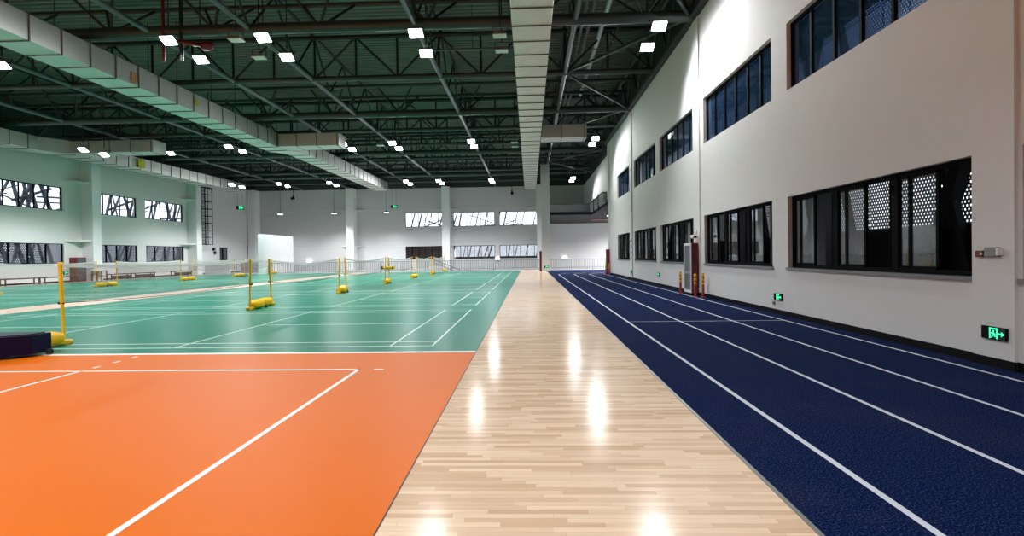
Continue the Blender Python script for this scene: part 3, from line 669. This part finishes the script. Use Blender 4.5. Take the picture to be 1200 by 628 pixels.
o = thing('security_camera', (XR, 19.55, 2.35), 'small white camera on the pilaster above the tall red cabinet', 'camera')
MB().rbox((XR - .12, 19.45, 2.3), (XR - .05, 19.62, 2.45), .02).build('mount', 'white', o); MB().rbox((XR - .3, 19.2, 2.12), (XR - .12, 19.5, 2.25), .03).build('body', 'white', o); MB().tube((XR - .22, 19.2, 2.18), (XR - .22, 19.16, 2.18), .05, 10).build('lens', 'base', o)
# tall dark red hydrant cabinets with a white framed louvred door, guarded by banded bollards
def red_cabinet(x0, x1, y0, y1, h, label, door=True):
    o = thing('hydrant_cabinet', ((x0 + x1) / 2, y0, 0), label, 'cabinet')
    MB().rbox((x0, y0, .07), (x1, y1, h), .012).build('body', 'red', o); MB().box((x0 + .02, y0 + .02, 0), (x1, y1 - .02, .07)).build('plinth', 'base', o)
    if door:
        d = MB(); x = x0 - .035
        for a, b, c, e in ((y0, y1, .10, .20), (y0, y1, h - .09, h), (y0, y0 + .06, .2, h - .09), (y1 - .06, y1, .2, h - .09)): d.box((x, a, c), (x0, b, e))
        dr = d.build('door', 'white', o)
        lv = MB().box((x0 - .012, y0 + .06, .2), (x0, y1 - .06, h - .09))
        for k in range(int((h - .32) / .05)):
            z = .22 + k * .05; lv.prism([(x0 - .026, z), (x0 - .012, z + .04), (x0 - .012, z)], 1, y0 + .06, y1 - .06) if 0 else lv.add([(x0 - .028, y0 + .06, z), (x0 - .028, y1 - .06, z), (x0 - .012, y1 - .06, z + .035), (x0 - .012, y0 + .06, z + .035)], [(0, 1, 2, 3)])
        lv.build('louvre', 'louvre', dr); MB().box((x0 - .032, y0 + .06, .80), (x0 - .01, y1 - .06, .90)).build('band', 'grey', dr)
    return o
red_cabinet(5.98, 6.225, 19.3, 20.15, 1.95, 'tall dark red cabinet with white framed louvre door against the track wall')
red_cabinet(6.02, 6.24, 40.6, 41.2, 1.95, 'narrow red cabinet at the far end of the track wall', False)
red_cabinet(.96, 1.16, 50.05, 50.6, 1.95, 'narrow dark red cabinet beside the free standing column', False)
bp = None
for x, y, lb in ((5.85, 20.3, 'red and yellow banded bollard at the far side of the louvred cabinet'), (5.88, 18.6, 'red and yellow banded bollard before the louvred cabinet, track side one'), (6.11, 18.45, 'red and yellow banded bollard before the louvred cabinet, wall side one'),
                 (5.88, 40.2, 'red and yellow banded bollard before the red cabinet at the wall end, track side'), (6.12, 40.2, 'red and yellow banded bollard before the red cabinet at the wall end, wall side')):
    if bp is None:
        bp = o = thing('bollard', (x, y, 0), lb, 'bollard')
        MB().lathe([(.001, .86), (.03, .855), (.045, .84), (.045, .03)], (x, y, 0), 16).build('post', 'red_b', o)
        MB().lathe([(.001, .035), (.07, .03), (.085, .012), (.085, 0)], (x, y, 0), 16).build('base', 'red_b', o)
        for z in (.78, .64, .50): MB().lathe([(.045, z - .045), (.049, z - .043), (.049, z + .043), (.045, z + .045)], (x, y, 0), 16).build('band', 'yellow', o, 'yellow reflective band')
    else: o = copy_tree(bp); o.location = (x, y, 0)
    tag(o, lb, 'bollard', 'bollards guarding the red cabinets')

# ------------------------------------------------------------------ badminton posts and nets
XN, XN2 = -8.78, -26.4
def make_post(loc):
    x, y, z = loc; o = thing('net_post', loc, '', 'net post')
    MB().tube((x, y, .10), (x - .02, y, .86), .027, 12).build('lower_tube', 'yellow', o)
    MB().tube((x - .02, y, .80), (x - .045, y, 1.53), .036, 14).build('upper_tube', 'yellow', o)
    MB().lathe([(.02, .06), (.038, .055), (.041, 0)], (x - .045, y, 1.53), 14).build('cap', 'yellow', o)
    MB().tube((x - .09, y, .80), (x + .01, y, .80), .026, 10).build('clamp_knob', 'black', o, 'black clamp knob')
    MB().rbox((x - .075, y - .05, .0), (x + .075, y + .13, .09), .02).build('foot', 'yellow', o)
    MB().rbox((x - .08, y - .30, .02), (x + .08, y + .05, .09), .01).build('bracket', 'yellow', o)
    w = MB().ellip((x, y - .40, .15), .17, .36, .145, 20, 12, .8).build('counterweight', 'yellow_d', o)
    MB().tube((x - .05, y - .74, .16), (x - .05, y - .775, .16), .03, 10).build('filler_cap', 'black', w, 'black filler cap')
    for s in (-1, 1): MB().tube((x + s * .15, y - .68, .04), (x + s * .19, y - .68, .04), .04, 12).build('wheel', 'black', o)
    return o
pp = None
def post(x, y, turn, label):
    global pp
    if pp is None: pp = o = make_post((x, y, 0))
    else: o = copy_tree(pp); o.location = (x, y, 0)
    o.rotation_euler = (0, 0, PI if turn else 0)
    return tag(o, label, 'net post', 'yellow badminton net posts')
def net(x, y0, y1, sag, label, x1=None):
    x1 = x if x1 is None else x1
    o = thing('badminton_net', (x, y0, 0), label, 'net', 'badminton nets')
    n = 16; pts = [(x + (x1 - x) * k / n - .04, y0 + (y1 - y0) * k / n, 1.56 - sag * 4 * (k / n) * (1 - k / n)) for k in range(n + 1)]
    def ribbon(z0, z1, th):
        vs = []
        for px, py, pz in pts: vs += [(px - th, py, pz - z0), (px + th, py, pz - z0), (px + th, py, pz - z1), (px - th, py, pz - z1)]
        f = []
        for k in range(n):
            a, b = 4 * k, 4 * k + 4
            f += [(a, b, b + 1, a + 1), (a + 1, b + 1, b + 2, a + 2), (a + 2, b + 2, b + 3, a + 3), (a + 3, b + 3, b, a)]
        return MB().add(vs, f + [(0, 1, 2, 3), (4 * n + 3, 4 * n + 2, 4 * n + 1, 4 * n)])
    ribbon(0, .072, .004).build('tape', 'tape', o, 'white top tape')
    vs = []
    for px, py, pz in pts: vs += [(px, py, pz - .07), (px, py, pz - .76)]
    MB().add(vs, [(2 * k, 2 * k + 2, 2 * k + 3, 2 * k + 1) for k in range(n)]).build('netting', 'net', o)
    ribbon(.752, .764, .004).build('bottom_cord', 'black', o, 'dark bottom cord')
near = [9.62, 17.5, 24.35, 31.75, 38.9, 46.3]; far = [15.85, 22.65, 30.0, 37.2, 44.65, 51.9]
XA = [-8.98, -8.93, -8.78, -8.72, -8.58, -8.66]; XB = [-8.77, -8.5, -8.5, -8.58, -8.6, -8.7]
for k in range(6):
    post(XA[k], near[k], False, 'yellow net post, near post of the %s court beside the walkway' % ORD[k]); post(XB[k], far[k], True, 'yellow net post, far post of the %s court beside the walkway' % ORD[k])
    net(XA[k], near[k], far[k], .07 if k == 0 else .14, 'badminton net of the %s court beside the wooden walkway' % ORD[k], XB[k])
n2 = [17.6, 24.8, 32.15, 39.8, 46.9]; f2 = [23.0, 30.5, 38.15, 45.2, 51.9]
for k in range(5):
    q = ['out of view first', 'first visible', 'second visible', 'third visible', 'last'][k]
    post(XN2, n2[k], False, 'yellow net post, near post of the %s court along the window wall' % q); post(XN2, f2[k], True, 'yellow net post, far post of the %s court along the window wall' % q)
    net(XN2, n2[k], f2[k], .10, 'badminton net of the %s court along the window wall' % q)
o = thing('padded_roll', (XN + .1, 31.2, .9), 'yellow padded roll with a black end slung on the third pair of net posts', 'roll')
MB().tube((-9.02, 31.45, .93), (-8.3, 31.45, .93), .10, 14).build('roll', 'yellow', o); MB().tube((-9.12, 31.45, .93), (-9.02, 31.45, .93), .105, 14).build('end_cap', 'black', o, 'black end cap')
for x in (-8.85, -8.45): MB().tube((x, 31.45, .93), (x + .04, 31.45, .93), .108, 14).build('strap', 'black', o)
for x in (-8.84, -8.7): MB().bar((x, 31.5, .95), (-8.72, 31.75, 1.12), .02).build('hook', 'steel_dark', o)

# navy padded base with chamfered end and wheels
o = thing('padded_trolley', (-9.5, 8.25, 0), 'low navy padded equipment trolley on wheels at the orange court edge', 'padded base')
MB().prism([(-12.2, 8.0), (-8.75, 8.0), (-8.35, 8.36), (-8.35, 8.70), (-12.2, 8.70)], 2, .05, .37).build('padding', 'navy', o)
MB().prism([(-12.15, 8.06), (-8.79, 8.06), (-8.41, 8.40), (-8.41, 8.65), (-12.15, 8.65)], 2, .37, .385).build('top_pad', 'navy', o)
MB().prism([(-12.2, 7.72), (-9.30, 7.72), (-9.06, 8.02), (-12.2, 8.02)], 2, .02, .17).build('front_rail', 'black', o)
for x, y in ((-8.29, 8.60), (-11.9, 8.55), (-9.2, 8.3), (-11.9, 8.2)):
    MB().tube((x - .03, y, .05), (x + .03, y, .05), .05, 14).build('wheel', 'black', o)
MB().tube((-8.37, 8.60, .06), (-8.26, 8.60, .06), .018, 8).build('axle', 'black', o)

# ------------------------------------------------------------------ along the window wall
def bench(y0, y1, label, slats=False):
    o = thing('bench', (XL + 1.1, (y0 + y1) / 2, 0), label, 'bench', 'benches under the windows')
    x0, x1 = XL + .75, XL + 1.2
    MB().rbox((x0, y0, .42), (x1, y1, .49), .01).build('seat', 'bench', o)
    n = max(2, int((y1 - y0) / 1.6) + 1)
    for k in range(n):
        y = y0 + .12 + (y1 - y0 - .24) * k / (n - 1)
        for x in (x0 + .04, x1 - .04): MB().box((x - .03, y - .03, 0), (x + .03, y + .03, .42)).build('leg', 'bench', o)
    MB().box((x1 - .06, y0 + .1, .12), (x1 - .03, y1 - .1, .36) if slats else (x1 - .03, y1 - .1, .16)).build('stretcher', 'bench', o)
bench(33.0, 35.6, 'long dark bench under the first lower window, cut by the picture edge'); bench(35.8, 38.7, 'long dark bench under the first lower window, next to the red cabinet')
bench(41.7, 44.1, 'dark bench just past the first column', True); bench(44.3, 46.9, 'dark bench between the two lower windows past the first column', True); bench(49.4, 52.1, 'dark bench before the second column', True)
o = thing('hydrant_cabinet', (XL + .3, 39.5, 0), 'dark red glass front cabinet beside the first column of the window wall', 'cabinet')
MB().rbox((XL + .02, 39.15, 0), (XL + .55, 40.1, 1.9), .015).build('body', 'wine', o)
for z in (.15, .75, 1.35): MB().box((XL + .55, 39.3, z), (XL + .57, 39.95, z + .45)).build('pane', 'louvre', o)
o = thing('table', (XL + 1.0, 40.4, 0), 'small dark red table frame at the foot of the first column', 'table')
x0, x1, ya, yb = XL + 1.02, XL + 1.5, 40.0, 41.0
MB().rbox((x0, ya, .76), (x1, yb, .82), .01).build('top', 'wine', o)
for x in (x0 + .03, x1 - .03):
    for y in (ya + .04, yb - .04): MB().box((x - .03, y - .03, 0), (x + .03, y + .03, .76)).build('leg', 'wine', o)
MB().box((x1 - .05, ya + .07, .35), (x1 - .01, yb - .07, .40)).build('stretcher', 'wine', o)
# caged wall ladder
o = thing('wall_ladder', (XL, 56, 3.2), 'black caged steel ladder high on the side wall', 'ladder')
xa, xb, y0, y1, za, zb = XL + .2, XL + .85, 55.3, 55.95, 3.2, 9.5
for y in (y0, y1): MB().bar((xa, y, za), (xa, y, zb), .09).build('rail', 'steel_dark', o)
for y in (y0 + .1, y1 + .25): MB().bar((xb, y, za), (xb, y, zb), .06).build('cage_bar', 'steel_dark', o)
rg = MB().bar((0, 0, 0), (0, y1 - y0, 0), .05).mesh('rung', 'steel_dark')
for k in range(19): inst('rung', rg, o, (xa, y0, za + .15 + k * .34))
hp = MB().path([(0, 0, 0), (.65, .1, 0), (.65, .9, 0), (0, .65, 0)], .035, 6).mesh('cage_hoop', 'steel_dark')
for k in range(9): inst('cage_hoop', hp, o, (xa, y0, za + .05 + k * .78))
for z in (za + .5, zb - .2): MB().bar((XL, y0, z), (xa, y0, z), .06).build('bracket', 'steel_dark', o)
MB().bar((xa, y0, zb), (xa, y1 + 1.3, zb), .10).build('top_arm', 'steel_dark', o)
for y, z, lb in ((57.6, 2.75, 'small black wall speaker below the ladder'), (57.8, 2.35, 'small black box just under the wall speaker')):
    o = thing('wall_speaker', (XL, y, z), lb, 'speaker'); MB().rbox((XL, y - .16, z - .16), (XL + .22, y + .16, z + .16), .04).build('body', 'base', o); MB().tube((XL + .22, y, z), (XL + .235, y, z), .1, 12).build('grille', 'grey', o)
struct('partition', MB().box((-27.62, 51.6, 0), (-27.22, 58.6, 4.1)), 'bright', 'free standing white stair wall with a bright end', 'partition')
struct('partition.001', MB().box((-36, 56.0, 0), (-33.2, 56.2, .95)), 'wall', 'low white parapet before the stair', 'partition')
struct('partition.002', MB().box((-33.2, 58.2, 0), (-27.62, 58.4, 1.2)), 'concrete', 'grey stair side wall behind the handrails', 'partition')
def handrail(x0, x1, y, z0, z1, label):
    o = thing('handrail', (x0, y, 0), label, 'handrail')
    for d in (0, -.35): MB().tube((x0, y, z0 + d), (x1, y, z1 + d), .045, 8).build('rail', 'rail', o)
    for k in range(4):
        t = k / 3; MB().tube((x0 + (x1 - x0) * t, y, max(0, z0 + (z1 - z0) * t - 1.0)), (x0 + (x1 - x0) * t, y, z0 + (z1 - z0) * t), .03, 8).build('post', 'rail', o)
handrail(-33.2, -28.4, 57.4, 1.35, .15, 'sloping handrail of the stair beside the white stair wall'); handrail(-10.4, -7.6, 55.6, 1.25, .1, 'sloping handrail behind the railing near the last net posts')

# ------------------------------------------------------------------ end railings
def railing(x0, x1, y, label):
    o = thing('railing', (x0, y, 0), label, 'railing', 'grey bar railings at the end of the floor')
    n = max(1, round((x1 - x0) / 2.4)); H = 1.12
    MB().box((x0, y - .03, H - .05), (x1, y + .03, H)).build('top_rail', 'rail', o); MB().box((x0, y - .02, .08), (x1, y + .02, .12)).build('bottom_rail', 'rail', o)
    for k in range(n + 1):
        x = x0 + (x1 - x0) * k / n; MB().box((x - .03, y - .03, 0), (x + .03, y + .03, H - .05)).build('post', 'rail', o)
    for k in range(n):
        a, b = x0 + (x1 - x0) * k / n, x0 + (x1 - x0) * (k + 1) / n; mb = MB(); m = 12
        for j in range(1, m): x = a + (b - a) * j / m; mb.box((x - .02, y - .015, .12), (x + .02, y + .015, H - .05))
        mb.build('baluster_panel', 'rail', o)
railing(-27.2, .95, 52.9, 'long grey bar railing behind the badminton courts'); railing(2.05, 8.6, 52.9, 'short grey bar railing behind the running track')

# ------------------------------------------------------------------ light from outside, camera, view
w = bpy.data.worlds.new('overcast_sky'); S.world = w; w.use_nodes = True
bg = w.node_tree.nodes['Background']; bg.inputs['Color'].default_value = (.86, .93, 1., 1); bg.inputs['Strength'].default_value = 1.5
cam = bpy.data.cameras.new('camera'); co = bpy.data.objects.new('camera', cam); COL.objects.link(co); S.camera = co
f, yaw, pit, roll, cy, H = 605.05, .0344, -.0108, -.0143, 305.38, 1.599
r = Vector((math.cos(yaw), math.sin(yaw), 0)); d = Vector((-math.sin(yaw), math.cos(yaw), 0)); u = Vector((0, 0, 1))
fw = d * math.cos(pit) + u * math.sin(pit); up = u * math.cos(pit) - d * math.sin(pit)
rr = r * math.cos(roll) + up * math.sin(roll); uu = up * math.cos(roll) - r * math.sin(roll)
mtx = Matrix((rr, uu, -fw)).transposed().to_4x4(); mtx.translation = (0, 0, H); co.matrix_world = mtx
cam.sensor_fit = 'HORIZONTAL'; cam.sensor_width = 36; cam.lens = f / 1200 * 36; cam.shift_y = -(314 - cy) / 1200
cam.clip_start = .05; cam.clip_end = 600
S.view_settings.view_transform = 'Standard'; S.view_settings.look = 'None'; S.view_settings.gamma = 1; S.view_settings.use_curve_mapping = False
S.view_settings.exposure = .62
S.cycles.max_bounces = 8; S.cycles.diffuse_bounces = 4; S.cycles.glossy_bounces = 3; S.cycles.transparent_max_bounces = 24
S.cycles.sample_clamp_indirect = 6; S.cycles.use_denoising = True; S.cycles.use_light_tree = True
S.cycles.caustics_reflective = False; S.cycles.caustics_refractive = False
